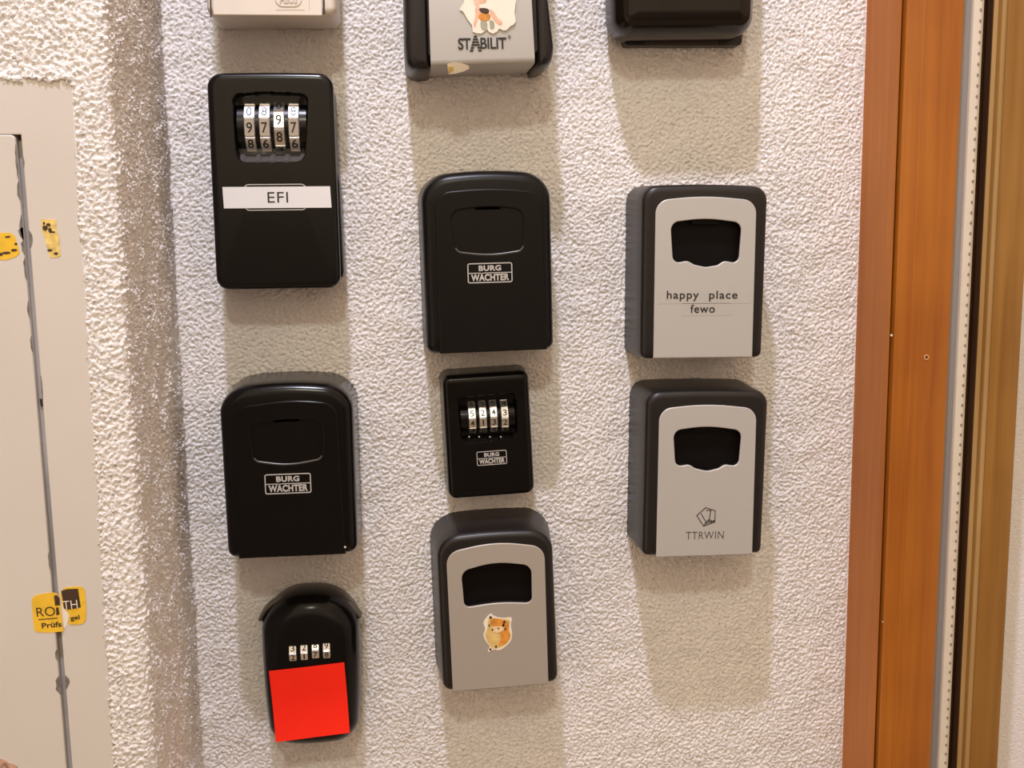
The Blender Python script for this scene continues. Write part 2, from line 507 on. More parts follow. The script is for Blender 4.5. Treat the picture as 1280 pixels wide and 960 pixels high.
# slabs added out of view to shape the light and reflections
def slab(name, c, sz, m):
    v = [(c[0] + sx * sz[0] / 2, c[1] + sy * sz[1] / 2, c[2] + sz_ * sz[2] / 2) for sx in (-1, 1) for sy in (-1, 1) for sz_ in (-1, 1)]
    f = [(0, 1, 3, 2), (4, 6, 7, 5), (0, 4, 5, 1), (2, 3, 7, 6), (0, 2, 6, 4), (1, 5, 7, 3)]
    o = link(name, mesh(name, v, f), m); o['kind'] = 'structure'
    return o
slab('added_low_wall', (0.0, -2.25, -0.71), (3.0, 0.1, 1.58), mat('added_wall_brown', (0.24, 0.21, 0.18), 0.8, var=0.05, scale=4))  # added: keeps world reflections off the lower black fronts
slab('added_floor', (0.0, -1.05, -1.50), (3.0, 2.4, 0.1), mat('added_floor_brown', (0.35, 0.28, 0.21), 0.6, var=0.15, scale=8))  # added: holds back world light from below
slab('added_side_wall', (1.55, -1.05, -0.15), (0.1, 2.4, 2.8), mat('added_side_cream', (0.6, 0.57, 0.54), 0.8, var=0.05, scale=4))  # added: cuts the world light falling on the plaster return

# ---------------------------------------------------------------- door frame on the right
door = empty('door_1', (0, 0, 0)); door['kind'] = 'structure'
ZT, ZB = Z1, Z0
def profile(name, pts, m, parent=door, z0=ZB, z1=ZT, ang=40):
    n = len(pts)
    v = [(x, -y, z0) for x, y in pts] + [(x, -y, z1) for x, y in pts]
    f = [(i, (i + 1) % n, n + (i + 1) % n, n + i) for i in range(n)] + [tuple(range(n)), tuple(range(n, 2 * n))]
    return link(name, mesh(name, v, f, ang), m, parent)
YM = 490
DC = 0.053
def X(px, dep): return W(px, YM, dep)[0]
a0 = X(1067.6, 0.0); a1 = X(1110.0, DC - 0.003); f0 = X(1116.5, DC); f1 = X(1184.5, DC)
# outer lining: its left side faces the camera
profile('casing_lining', rpoly([(a0, -0.004), (a1 + 0.0004, -0.004), (a1 + 0.0004, DC - 0.006), (a1, DC - 0.0025), (a0 + (a1 - a0) * 0.82, DC - 0.012)], [0, 0, 0, 0.001, 0.004], 4), WOODS)
profile('frame_face', rpoly([(f0 - 0.0005, 0.0), (f1, 0.0), (f1, DC), (f0 + 0.0125, DC), (f0 + 0.0115, DC - 0.0006), (f0, DC - 0.001)], [0, 0, 0.0015, 0.0006, 0.0006, 0.0012], 4), WOOD)
g0 = f1; g1 = X(1194, 0.046)
profile('metal_strip', [(g0, 0.0), (g1, 0.0), (g1, 0.046), (g0, 0.046)], ALU)
s0 = X(1193.5, 0.049); s1 = X(1209, 0.049)
seal = profile('rubber_seal', rpoly([(s0, 0.0), (s1, 0.0), (s1, 0.047), (s1 - 0.003, 0.0495), (s0 + 0.001, 0.049)], [0, 0, 0.001, 0.002, 0.001], 4), SEAL)
# row of pinholes punched in the seal
bm = bmesh.new()
xd = X(1203.5, 0.0493)
zz = ZB + 0.01
base = [(math.cos(a) * 0.0009, math.sin(a) * 0.0013) for a in np.linspace(0, 2 * math.pi, 7)[:-1]]
while zz < ZT - 0.01:
    vs = [bm.verts.new((xd + p, -0.0496, zz + q)) for p, q in base]
    vb = [bm.verts.new((xd + p, -0.0485, zz + q)) for p, q in base]
    bm.faces.new(vs)
    for i in range(6): bm.faces.new((vs[i], vb[i], vb[(i + 1) % 6], vs[(i + 1) % 6]))
    zz += 0.0073
me = bpy.data.meshes.new('pinholes'); bm.to_mesh(me); bm.free()
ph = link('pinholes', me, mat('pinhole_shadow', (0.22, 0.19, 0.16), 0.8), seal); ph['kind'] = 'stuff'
r0 = s1; r1b = X(1219.5, 0.044)
profile('rebate', [(r0, 0.0), (r1b, 0.0), (r1b, 0.0432), (r1b - 0.0006, 0.0432), (r1b - 0.0006, 0.034), (r0, 0.034)], WOODD)  # dark colour paints the gap's shade, carried up the side of the bead
b0 = X(1219.5, 0.044); b1 = X(1226, 0.044); b2 = X(1230, 0.044); b3 = X(1236, 0.044); b4 = X(1273.5, 0.042)
profile('glazing_bead', rpoly([(b0, 0.0), (b1, 0.0), (b1, 0.044), (b0, 0.043)], [0, 0, 0.0012, 0.0012], 4), WOODB)
profile('bead_groove', [(b1, 0.0), (b2, 0.0), (b2, 0.0415), (b1, 0.0415)], WOODL)
profile('glazing_bead', rpoly([(b2, 0.0), (b3, 0.0), (b3, 0.044), (b2, 0.044)], [0, 0, 0.0015, 0.0015], 4), WOODB)
profile('stop_board', rpoly([(b3, 0.0), (b4, 0.0), (b4, 0.042), (b3, 0.042)], [0, 0, 0.002, 0.001], 4), WOODL)
# small nail hole in the frame face
def disc_ring(name, c, dep, r0, r1, m, parent, hgt=0.0004):
    o = [(c[0] + r1 * math.cos(a), c[1] + r1 * math.sin(a)) for a in np.linspace(0, 2 * math.pi, 17)[:-1]]
    i = [(c[0] + r0 * math.cos(a), c[1] + r0 * math.sin(a)) for a in np.linspace(0, 2 * math.pi, 17)[:-1]]
    return plate(name, [o, i] if r0 > 0 else [o], dep, hgt, m, parent, 0.0)
nh = W(1158, 446, DC)
disc_ring('nail_hole', nh, DC, 0, 0.0011, INK, door, 0.00015)
disc_ring('splinter_rim', (nh[0], nh[1] - 0.0003), DC, 0.0010, 0.0021, mat('raw_wood', (0.55, 0.25, 0.09), 0.6), door)
for (x, y) in ((1114, 419), (1104, 777)):
    disc_ring('paint_speck', W(x, y, DC - 0.003), DC - 0.0028, 0, 0.0008, PAPER, door, 0.0005)

# ---------------------------------------------------------------- built-in cabinet on the left wall
cab = empty('wall_cabinet', (0, 0, 0))
tag(cab, 'cream painted built-in cabinet door and frame with yellow torn seal stickers', 'cabinet')
CF = LW + 0.0004
def C(x, y, dep=CF): return W(x, y, dep)
ftr = C(90.5, 97.5); fbr = C(143.5, 960); sl = (fbr - ftr) / (ftr[1] - fbr[1])
fbr2 = ftr + sl * (ftr[1] - (Z0 + 0.01))
xl = ftr[0] - 0.23
gtr = C(26, 168); gbr = C(90.5, 960); gs = (gbr - gtr) / (gtr[1] - gbr[1]); gbr2 = gtr + gs * (gtr[1] - (Z0 + 0.04))
outer = [(xl, fbr2[1]), tuple(fbr2), tuple(ftr), (xl, ftr[1])]
inner = [(xl + 0.04, gbr2[1]), tuple(gbr2), tuple(gtr), (xl + 0.04, gtr[1])]
plate('cabinet_frame', [outer, inner], LW - 0.004, 0.0044, PAINT, cab, 0.0006)
plate('gap_channel', [[(xl + 0.03, gbr2[1] - 0.01), (gbr2[0] + 0.006, gbr2[1] - 0.01), (gtr[0] + 0.006, gtr[1] + 0.006), (xl + 0.03, gtr[1] + 0.006)]], LW - 0.0065, 0.002, CHANNEL, cab)
ltr = C(18.5, 168.5, CF + 0.0004); lbr = C(83, 960, CF + 0.0004); ls = (lbr - ltr) / (ltr[1] - lbr[1]); lbr2 = ltr + ls * (ltr[1] - (Z0 + 0.045))
leaf = plate('door_leaf', [rpoly([(xl + 0.044, lbr2[1]), tuple(lbr2), tuple(ltr), (xl + 0.044, ltr[1])], [0.001, 0.001, 0.0025, 0.001], 4)], LW - 0.0035, 0.0045, PAINT, cab, 0.0007)
def gapx(y): return 18.5 + (y - 168.5) * (83 - 18.5) / (960 - 168.5)
def gapr(y): return 26 + (y - 168) * (90.5 - 26) / (960 - 168)
rng = random.Random(7)
def chip(y0, y1, wd, side):
    n = max(4, int((y1 - y0) / 5)); a = []; b = []
    for i in range(n + 1):
        y = y0 + (y1 - y0) * i / n
        e = math.sin(math.pi * i / n) ** 0.5 if 0 < i < n else 0.1
        w = wd * e * rng.uniform(0.5, 1.1)
        if side < 0: a.append((gapx(y) + 0.6, y)); b.append((gapx(y) - w, y))
        else: a.append((gapr(y) - 0.6, y)); b.append((gapr(y) + w, y))
    o = [C(x, y, LW + 0.0011) for x, y in a + b[::-1]]
    plate('paint_chip', [o], LW + 0.00095 if side < 0 else LW + 0.0004, 0.00012, CHIP, leaf if side < 0 else cab)
for y0, y1, w in ((180, 224, 2.6), (226, 250, 5.0), (268, 300, 3.6), (284, 300, 7), (300, 318, 4.5), (322, 350, 4), (376, 398, 3), (420, 440, 2.5), (845, 868, 6), (690, 712, 2), (812, 826, 3)):
    chip(y0, y1, w, -1)
for y0, y1, w in ((288, 310, 4.5), (196, 210, 1.5), (845, 862, 5), (470, 500, 1.5)):
    chip(y0, y1, w, 1)
plate('dark_notch', [[C(x, y) for x, y in ((46.5, 500), (52, 500), (53.5, 509), (48, 509))]], LW - 0.0045, 0.0008, GAPM, cab)
plate('dark_notch', [[C(x, y) for x, y in ((18.5, 168), (25.5, 168), (26, 175), (20, 174))]], LW - 0.0045, 0.0008, GAPM, cab)

def sticker(name, pts, m, parent, dep=LW + 0.0010, th=0.00018, k=1, sm=False):
    P = catmull([C(x, y, dep) for x, y in pts], k) if sm else [C(x, y, dep) for x, y in pts]
    return plate(name, [P], dep, th, m, parent)
def dabs(parent, spots, m, dep, name='printed_mark'):
    ms = []
    for x, y, rx, ry in spots:
        c = C(x, y, dep); k = (D - LW) / F
        o = [(c[0] + k * rx * rng.uniform(.7, 1.2) * math.cos(a), c[1] + k * ry * rng.uniform(.7, 1.2) * math.sin(a)) for a in np.linspace(0, 2 * math.pi, 9)[:-1]]
        ms.append(curve_mesh('d', [o], dep, 0.00012))
    return link(name, join_meshes(name, ms), m, parent)
# worn yellow scraps at the upper end
s1_ = sticker('yellow_scrap', [(-12, 293), (2, 291), (12, 291), (18, 294), (22, 306), (25, 316), (20, 321), (8, 325), (-12, 324)], YEL, leaf, LW + 0.001)
dabs(s1_, [(-2, 318, 6, 2.2), (8, 316, 6, 1.8), (17, 313, 4, 2), (10, 296, 4, 1.2), (20, 305, 2, 1.5)], BROWNINK, LW + 0.00118)
s2_ = sticker('yellow_scrap', [(51, 274), (62, 274), (70.5, 275), (71, 290), (74, 295), (75, 312), (76, 320), (70, 322), (63, 322), (60, 314), (57, 300), (53, 290)], YELPALE, cab, LW + 0.0004)
dabs(s2_, [(57, 285, 3.2, 3.4), (61, 281, 2.6, 2), (62.5, 288, 2, 3), (55, 279, 1.5, 2), (62, 313, 3, 1.5), (70, 317, 3, 1.5), (66, 290, 3, 1)], BROWNINK, LW + 0.0006)
# torn test seal across the gap
A_ = sticker('torn_seal', [(39.5, 749), (44, 744), (56, 741.5), (66, 740.5), (72, 742), (75, 748), (75.5, 756), (76.5, 764), (77.5, 774), (78.5, 784), (80, 789), (66, 790.5), (48, 790.5), (43, 788), (41.5, 776)], YEL, leaf, LW + 0.001)
B_ = sticker('torn_seal', [(75.5, 741), (80, 735), (92, 733), (103, 733.5), (106, 738), (108, 760), (107.5, 775), (103, 780), (88, 781), (85.5, 777), (87, 769), (84, 764), (79, 759), (77, 752)], YEL, cab, LW + 0.0005)
white = sticker('paper_tear', [(75, 742), (78, 741), (78, 752), (82, 762), (87, 768), (85, 776), (83, 783), (80, 786), (77, 770), (76, 756)], PAPER, cab, LW + 0.00042)
def Ct(name, txt, x0, y0, x1, y1, dep, m, parent, **k):
    c = C((x0 + x1) / 2, (y0 + y1) / 2, dep); kk = (D - dep) / F
    w = abs(x1 - x0) * kk / 2; h = abs(y1 - y0) * kk / 2
    return link(name, text_mesh(txt, (c[0] - w, c[1] - h, c[0] + w, c[1] + h), dep, 0.00012, **k), m, parent)
dA = LW + 0.0012; dB = LW + 0.0007
sticker('printed_mark', [(67.5, 744.5), (71.5, 744), (74.5, 748), (75, 756.5), (69, 757)], BROWNINK, A_, dA, 0.00012)
sticker('printed_mark', [(70, 759.5), (73, 759), (74.5, 768), (70.5, 769)], BROWNINK, A_, dA, 0.00012)
Ct('printed_mark', 'RO', 46, 758.5, 68.5, 770.5, dA, BROWNINK, A_, rot=0.03, bold=-0.005)
Ct('printed_mark', 'Pr\u00fcfs', 52.5, 777.5, 76.5, 784.5, dA, BROWNINK, A_, rot=0.05, bold=0.02)
sticker('printed_mark', [(48, 774), (72, 772), (72, 773), (48, 775)], BROWNINK, A_, dA, 0.00012)
sticker('printed_mark', [(76.5, 738.5), (84, 736.3), (97.5, 735.8), (101, 759), (95.5, 760.5), (85, 762), (80, 760.5), (78.5, 750)], BROWNINK, B_, dB, 0.00012)
Ct('printed_mark', 'TH', 79, 750.5, 96.5, 761.5, dB + 0.00013, PAPER, B_, rot=0.06, bold=-0.012)
Ct('printed_mark', 'gel', 88, 769, 99.5, 776.5, dB, BROWNINK, B_, rot=0.1, bold=0.02)
# scrap in the lower corner
sticker('torn_label_remnant', [(-14, 950), (0, 948.5), (6, 950), (10, 953), (16, 955), (22, 958), (22, 972), (-14, 976)], RESID, leaf, LW + 0.001)

# ---------------------------------------------------------------- key lock boxes
GROUP = 'key lock boxes screwed to the plaster wall'

def silver_box(name, label, quad, d, plate_px, plate_r, win_px, win_r, arch, silver, shell=None, rt=0.010, rb=0.0045, draft=0.0012):
    b = Box(name, quad, d)
    tag(b.root, label, 'lock box', GROUP)
    win = rpoly(b.poly(win_px), win_r, 6)
    win = ccw(win)
    secs = [(0.0, -draft), (d - 0.020, -draft * 0.3), (d - 0.0050, 0.0), (d - 0.0026, 0.0006), (d - 0.0010, 0.0018), (d - 0.0002, 0.0034), (d, 0.0052)]
    rings = [(b.ring(i, rt, rb, arch), dd) for dd, i in secs]
    body_with_hole('body', rings, win, [(1.06, d), (1.06, d - 0.007), (0.80, d - 0.0078)], shell or SOFT, b.root)
    pl = ccw(rpoly(b.poly(plate_px), plate_r, 8))
    plate('face_plate', [pl, win], d - 0.0012, 0.0020, silver, b.root, 0.0006)
    # lower lip where the plate folds under the box
    x0 = b.L(*plate_px[0]); x1 = b.L(*plate_px[1])
    zc = min(x0[1], x1[1])
    lip = [(x0[0] + 0.0006, x0[1] + 0.001), (x1[0] - 0.0006, x1[1] + 0.001)]
    v = []
    for (x, z) in lip:
        for dd, dz in ((d + 0.0004, 0.0), (d - 0.0006, -0.0012), (d - 0.006, -0.0016), (d - 0.016, -0.0016), (d - 0.016, 0.002), (d - 0.001, 0.002)):
            v.append((x, -dd, z + dz))
    n = 6
    f = [(i, (i + 1) % n, n + (i + 1) % n, n + i) for i in range(n)] + [tuple(range(n)), tuple(range(n, 2 * n))]
    link('plate_fold', mesh('plate_fold', v, f), silver, b.root)
    # the dark shutter behind the window
    wc = np.mean(np.array(win), axis=0)
    plate('shutter', [[wc + (np.array(p) - wc) * 1.04 for p in win]], d - 0.0074, 0.001, DEEP, b.root)
    zt = max(p[1] for p in win); cx = np.mean([p[0] for p in win])
    plate('finger_tab', [rpoly([(cx - 0.010, zt - 0.0035), (cx + 0.010, zt - 0.0035), (cx + 0.010, zt + 0.001), (cx - 0.010, zt + 0.001)], 0.001, 3)], d - 0.006, 0.0035, DEEP, b.root, 0.0004)
    return b

mm = 0.001
# happy place box
bj = silver_box('key_lock_box', 'black and silver lock box with two lines of black lettering on clear tape', [(803, 230.5), (960, 230.5), (951.5, 447), (800, 448)], 0.052,
    [(816.5, 448), (940, 446.5), (945.5, 250.5), (880, 244.5), (819.5, 250.5)], [0.4 * mm, 0.4 * mm, 10 * mm, 0.3, 10 * mm],
    [(841, 329.5), (859, 326.0), (868, 331.0), (882, 334), (897, 331.5), (905, 326), (923, 329.5), (927, 278.5), (882, 272.5), (838, 278)],
    [5 * mm, 5 * mm, 5 * mm, 12 * mm, 5 * mm, 5 * mm, 5 * mm, 6 * mm, 0.2, 6 * mm], 0.0012, SILVER)
dd = bj.d + 0.0008
for nm, r in (('clear_tape', (823, 361, 939, 379.5)), ('clear_tape', (852, 379, 914, 394.5))):
    plate(nm, [rpoly(rect_pts(bj.rect(*r, depth=dd)), 0.0003, 2)], dd, 0.00012, CLEAR, bj.root)
bj.text('lettering', 'happy', (833.5, 363.5, 873.5, 376.5), dd + 0.00014, INK, bold=0.008, spacing=1.12)
bj.text('lettering', 'place', (886.5, 363.5, 921.8, 376.5), dd + 0.00014, INK, bold=0.008, spacing=1.12)
bj.text('lettering', 'fewo', (863, 380.5, 893.5, 391), dd + 0.00014, INK, bold=0.008, spacing=1.12)

# TTRWIN box
bk = silver_box('key_lock_box', 'black and silver lock box with small pentagon logo, lowest of the right column', [(807, 486.5), (960, 487), (951.5, 691), (803, 695)], 0.052,
    [(820, 696.5), (940, 693), (945.5, 510.5), (884, 504.5), (824, 511)], [0.4 * mm, 0.4 * mm, 10 * mm, 0.3, 10 * mm],
    [(844, 583.5), (861, 580.5), (869, 585.5), (884, 589), (898, 585.5), (906, 580.5), (923, 583), (927, 538), (884, 532), (841.5, 538)],
    [5 * mm, 5 * mm, 5 * mm, 12 * mm, 5 * mm, 5 * mm, 5 * mm, 6 * mm, 0.2, 6 * mm], 0.0012, SILVER)
dd = bk.d + 0.0008
bk.text('lettering', 'TTRWIN', (857.5, 664.5, 904.5, 673.5), dd, THININK, bold=-0.012, spacing=1.1)
def strokes(b, segs, wd, dep, m, name):
    ms = []
    for p, q in segs:
        p = b.L(*p, dep); q = b.L(*q, dep); t = (q - p) / np.linalg.norm(q - p); n = np.array([-t[1], t[0]]) * wd / 2; e = t * wd * 0.3
        ms.append(curve_mesh('s', [[p - n - e, q - n + e, q + n + e, p + n - e]], dep, 0.00015))
    return link(name, join_meshes(name, ms), m, b.root)
pA, pB, pC, pD, pE = (882, 634.5), (894, 638.5), (893.5, 652.5), (879.5, 657.5), (871, 644.5)
i1, i2, i3 = (888.5, 638), (886.5, 649.5), (874, 641.5)
strokes(bk, [(pA, pB), (pB, pC), (pC, pD), (pD, pE), (pE, pA), (i1, i2), ((883, 638), i1), ((876.5, 642), (882.5, 653)), ((882.5, 653), i2), (i2, pC), ((882.5, 653), pD), ((882, 654.5), (893, 650.5)), ((884, 650), (890, 653.5))], 0.00055, dd, INK, 'pentagon_logo')

# fox sticker box
bh = silver_box('key_lock_box', 'black and silver lock box with orange fox sticker', [(545, 667.5), (690, 659), (697.5, 851), (554, 864)], 0.050,
    [(566, 864.5), (685.5, 854.5), (680.5, 683), (619, 676.5), (557.5, 691)], [0.4 * mm, 0.4 * mm, 11 * mm, 0.3, 11 * mm],
    [(580.5, 759.5), (622, 752.5), (665, 753.5), (664, 706.5), (619, 702), (576.5, 714)], [4 * mm, 0.2, 4 * mm, 7 * mm, 0.1, 7 * mm], 0.0022, SILVER2, rt=0.016, rb=0.006, draft=0.0038)
dd = bh.d + 0.0008
fs = plate('fox_sticker', [catmull(bh.poly([(609.5, 770), (614, 767), (618, 770), (628, 772.5), (639.5, 772), (638.5, 781), (640, 792), (638.5, 801), (632, 808), (624, 812.5), (617, 812), (611.5, 815), (610, 813), (612, 808), (607, 801), (604.3, 793), (606.5, 786), (604.3, 778)], dd), 3)], dd, 0.00022, PAPER, bh.root)
def blob(b, pts, dep, m, name, parent, k=4):
    return plate(name, [catmull(b.poly(pts, dep), k)], dep, 0.0001, m, parent)
d1 = dd + 0.00024
blob(bh, [(612, 772), (620, 773), (632, 774), (637, 776), (636.5, 786), (638.5, 793), (637, 800), (630, 807), (620, 810.5), (614, 809), (609, 801), (606.5, 793), (609, 786), (610, 778)], d1, FURP, 'printed_mark', fs)
blob(bh, [(625, 790), (630, 778), (635.5, 778), (636, 788), (637.5, 795), (634, 802), (627, 807), (623, 806), (626, 798)], d1 + 0.00012, FURO, 'printed_mark', fs)
blob(bh, [(615, 774), (622, 773), (629, 776), (630, 783), (622, 784), (616, 783), (613, 779)], d1 + 0.00012, FURO, 'printed_mark', fs)
blob(bh, [(614, 784), (620, 783), (629, 783.5), (629, 788), (622, 791), (616, 789)], d1 + 0.00024, FURC, 'printed_mark', fs)
ms = []
for x, y, r in ((613.2, 771.5, 1.8), (623, 785.2, 1.2), (615.6, 786.8, 1.3), (611.6, 781.5, 1.2), (630.5, 777, 1.7), (631.5, 786, 1.3), (613, 811.5, 1.6), (620, 808, 1.5)):
    c = bh.L(x, y, d1); k = (D - bh.d) / F
    ms.append(curve_mesh('e', [[(c[0] + k * r * math.cos(a), c[1] + k * r * math.sin(a)) for a in np.linspace(0, 2 * math.pi, 9)[:-1]]], d1 + 0.00036, 0.0001))
link('printed_mark', join_meshes('printed_mark', ms), BROWNINK, fs)

# BURG boxes with a thumb recess
def shutter_box(name, label, quad, d, cover_px, win_px, badge, m, arch=0.004, rt=0.018, rb=0.006):
    b = Box(name, quad, d)
    tag(b.root, label, 'lock box', GROUP)
    win = ccw(rpoly(b.poly(win_px), [5 * mm, 0.15, 5 * mm, 8 * mm, 0.2, 8 * mm], 7))
    secs = [(0.0, -0.0016), (0.006, -0.0014), (d - 0.016, -0.0004), (d - 0.0075, 0.0), (d - 0.0045, 0.0007), (d - 0.0022, 0.0021), (d - 0.0006, 0.0042), (d, 0.0068)]
    rings = [(b.ring(i, rt, rb, arch), dd) for dd, i in secs]
    body_with_hole('body', rings, win, [(1.05, d), (1.05, d - 0.008), (0.8, d - 0.0085)], m, b.root)
    cov = ccw(rpoly(b.poly(cover_px), [0.8 * mm, 0.8 * mm, 11 * mm, 0.3, 11 * mm], 8))
    cp = plate('sliding_cover', [cov, win], d - 0.001, 0.0024, m, b.root, 0.0009)
    # dished thumb grip
    c = np.mean(np.array(win), axis=0)
    rr = []
    for s, e in ((1.015, 0.0), (0.985, -0.0003), (0.95, -0.0016), (0.88, -0.0032), (0.78, -0.0042), (0.60, -0.0048)):
        rr.append(([c + (np.array(p) - c) * s for p in win], d + 0.0004 + e))
    loft('thumb_grip', rr, m, b.root, True, True)
    zt = max(p[1] for p in win)
    plate('finger_tab', [rpoly([(c[0] - 0.0095, zt - 0.0022), (c[0] + 0.0095, zt - 0.0022), (c[0] + 0.0085, zt + 0.0008), (c[0] - 0.0085, zt + 0.0008)], 0.0008, 3)], d - 0.001, 0.0014, m, b.root, 0.0004)
    # rounded lower lip of the grip, greyed and shiny to paint its highlight
    h2_ = (max(p[1] for p in win) - min(p[1] for p in win)) / 2
    low = [p for p in win if p[1] < c[1] - 0.62 * h2_]
    low.sort(key=lambda p: p[0])
    cu = bpy.data.curves.new('lip', 'CURVE'); cu.dimensions = '3D'; cu.bevel_depth = 0.0006; cu.bevel_resolution = 3; cu.use_fill_caps = True
    sp = cu.splines.new('POLY'); sp.points.add(len(low) - 1)
    for q_, p in zip(sp.points, low): q_.co = (p[0], -(d + 0.0012), p[1], 1)
    ob_ = bpy.data.objects.new('tmp', cu); me_ = bpy.data.meshes.new_from_object(ob_)
    bpy.data.objects.remove(ob_); bpy.data.curves.remove(cu)
    link('grip_lip', smooth(me_, 60), mat('lip_highlight_grey', (0.06, 0.055, 0.05), 0.3, spec=1.0), b.root)
    maker_badge(b, *badge, d + 0.0014)
    return b
bf = shutter_box('key_lock_box', 'matt black lock box with thumb grip, between silver-faced box above and small dial box', [(524.5, 213.5), (687.5, 212.5), (693, 436), (534, 443)], 0.045,
    [(549.5, 442), (684, 436.5), (676, 239.5), (612, 234.5), (543.5, 241)],
    [(570, 315), (612, 319.5), (654, 313), (655, 262), (610, 257.5), (561, 264)], (584.5, 328.5, 640.5, 353.5), BLACK)
bc = shutter_box('key_lock_box', 'glossy black lock box with thumb grip, above the box with red note', [(271.5, 480), (439.5, 477), (447.5, 690.5), (285, 698.5)], 0.052,
    [(299, 698), (432.5, 692), (421, 503.5), (365, 499), (291, 509)],
    [(318, 576), (360, 581.5), (403, 573), (404, 526), (360, 522.5), (311, 531)], (331, 592, 389, 617), GLOSS, arch=0.0045)
sc = bc.L(432, 688, bc.d)
disc_ring('paint_speck', bc.L(431.5, 683, bc.d), bc.d + 0.0014, 0, 0.0007, PAPER, bc.root, 0.0002)

# EFI box with number dial
bb = Box('key_lock_box', [(257, 90.5), (415, 91), (427.5, 360.5), (272, 361.5)], 0.040)
tag(bb.root, 'black combination lock box with white label strip under its chrome number wheels', 'lock box', GROUP)
d = bb.d
rec = ccw(rpoly(bb.poly([(295, 204), (382, 203), (386, 117), (338, 112.5), (289.5, 117)]), [7 * mm, 7 * mm, 5 * mm, 0.2, 5 * mm], 7))
secs = [(d - 0.0095, 0.0006), (d - 0.009, 0.0), (d - 0.0038, 0.0), (d - 0.0018, 0.0006), (d - 0.0006, 0.0018), (d - 0.0001, 0.0034), (d, 0.005)]
body_with_hole('front_cover', [(bb.ring(i, 0.0095, 0.0085, 0.0006), q) for q, i in secs], rec, [(1.0, d), (0.985, d - 0.0006), (0.97, d - 0.0018), (0.94, d - 0.0080), (0.90, d - 0.0086)], LACQ, bb.root)
# shell behind the cover
sh = [(0.0, 0.0002), (0.003, 0.0), (d - 0.0105, 0.0), (d - 0.0095, 0.0006)]
loft('shell', [([p + np.array([0.0012 if p[1] < 0 else 0.0003, 0]) for p in rtrap(bb.wt - 0.001 - 2 * i, bb.wb + 0.0012 - 2 * i, bb.h - 0.010 - 2 * i, 0.009, 0.006)], q) for q, i in sh], LACQ, bb.root)
R = 0.0180; yc = -(d + 0.0004 - R)
wy = 157; mid = bb.L(339, wy, d)
rl = min(p[0] for p in rec) + 0.0022; rr_ = max(p[0] for p in rec) - 0.0022
half_drum('dial_drum', rl, rr_, mid[1], yc, R - 0.0010, -1.0, 1.0, LACQ, bb.root)
for px, dg, ph in ((311.5, 9, -4), (330.5, 7, -4), (348.5, 9, 12), (367, 7, -4)):
    c = bb.L(px, wy, d); dial_wheel(bb, c[0], mid[1], yc, R, 0.0073, dg, ph, bb.root)
for x0, x1 in ((298.5, 304.5), (375, 379.5)):
    r = bb.rect(x0, 156.4, x1, 157.8, d - 0.0012)
    plate('index_mark', [rect_pts(r)], d - 0.0014, 0.0002, PRINT, bb.root)
# ledge below the wheels; caught light is painted in as grey tone and teeth
le = [bb.L(x, 192, d - 0.004) for x in (298, 380)]
zb = min(p[1] for p in rec)
ms = []
def wedge(x0, x1, z_in, z_out, din, dout, zlow):
    v = []
    for x in (x0, x1): v += [(x, -din, z_in), (x, -dout, z_out), (x, -dout, zlow), (x, -din, zlow)]
    f = [(0, 1, 5, 4), (1, 2, 6, 5), (2, 3, 7, 6), (3, 0, 4, 7), (0, 1, 2, 3), (4, 5, 6, 7)]
    return mesh('w', v, f)
ms.append(wedge(le[0][0], le[1][0], zb + 0.0062, zb + 0.0012, d - 0.0085, d - 0.0012, zb - 0.0005))
for cx in (302, 322, 340, 358, 377):
    c = bb.L(cx, 196, d)[0]
    ms.append(wedge(c - 0.0015, c + 0.0015, zb + 0.0074, zb + 0.0018, d - 0.0085, d - 0.0009, zb - 0.0005))
link('dial_ledge', join_meshes('dial_ledge', ms), mat('ledge_highlight_grey', (0.06, 0.055, 0.052), 0.35, spec=0.5), bb.root)
link('print_frame', frame_mesh(bb.rect(305.5, 230, 383, 263, d), 0.0006, 0.003, d, 0.0002), PRINT, bb.root)
lab = plate('label_strip', [bb.poly([(278, 233.8), (412.5, 232.8), (414.5, 259.5), (280, 260.5)], d + 0.0003)], d + 0.00022, 0.0003, TAPE, bb.root)
bb.text('lettering', 'EFI', (334.5, 240, 360, 253), d + 0.00054, INK, lab, bold=-0.004, spacing=1.05)

# small BURG dial box
bg_ = Box('key_lock_box', [(552.5, 470), (660.5, 463), (668, 615.5), (560.5, 624.5)], 0.031)
tag(bg_.root, 'small black dial lock box, smallest on the wall, above the fox sticker box', 'lock box', GROUP)
d = bg_.d
rec = ccw(rpoly(bg_.poly([(577, 557), (648, 548), (646, 490.5), (571, 497)]), [6 * mm, 5 * mm, 4 * mm, 2 * mm], 6))
secs = [(0.0, -0.0012), (d - 0.014, -0.0003), (d - 0.005, 0.0), (d - 0.0026, 0.0006), (d - 0.001, 0.0018), (d - 0.0002, 0.0036), (d, 0.0055)]
ob = body_with_hole('body', [(bg_.ring(i, 0.0055, 0.006, 0.0), q) for q, i in secs], rec, [(1.0, d), (0.985, d - 0.0006), (0.96, d - 0.002), (0.93, d - 0.009), (0.90, d - 0.0095)], GLOSS, bg_.root)
R = 0.0115; yc = -(d - 0.0002 - R)
mid = bg_.L(610, 523, d)
half_drum('dial_drum', min(p[0] for p in rec) + 0.002, max(p[0] for p in rec) - 0.002, mid[1] - 0.0005, yc, R - 0.0012, -1.0, 1.0, GLOSS, bg_.root)
for px, dg, ph in ((590.5, 4, -15), (604, 1, -15), (617.5, 3, -15), (631.5, 2, -19)):
    c = bg_.L(px, 522, d); dial_wheel(bg_, c[0], mid[1], yc, R, 0.0054, dg, ph, bg_.root)
ms = []
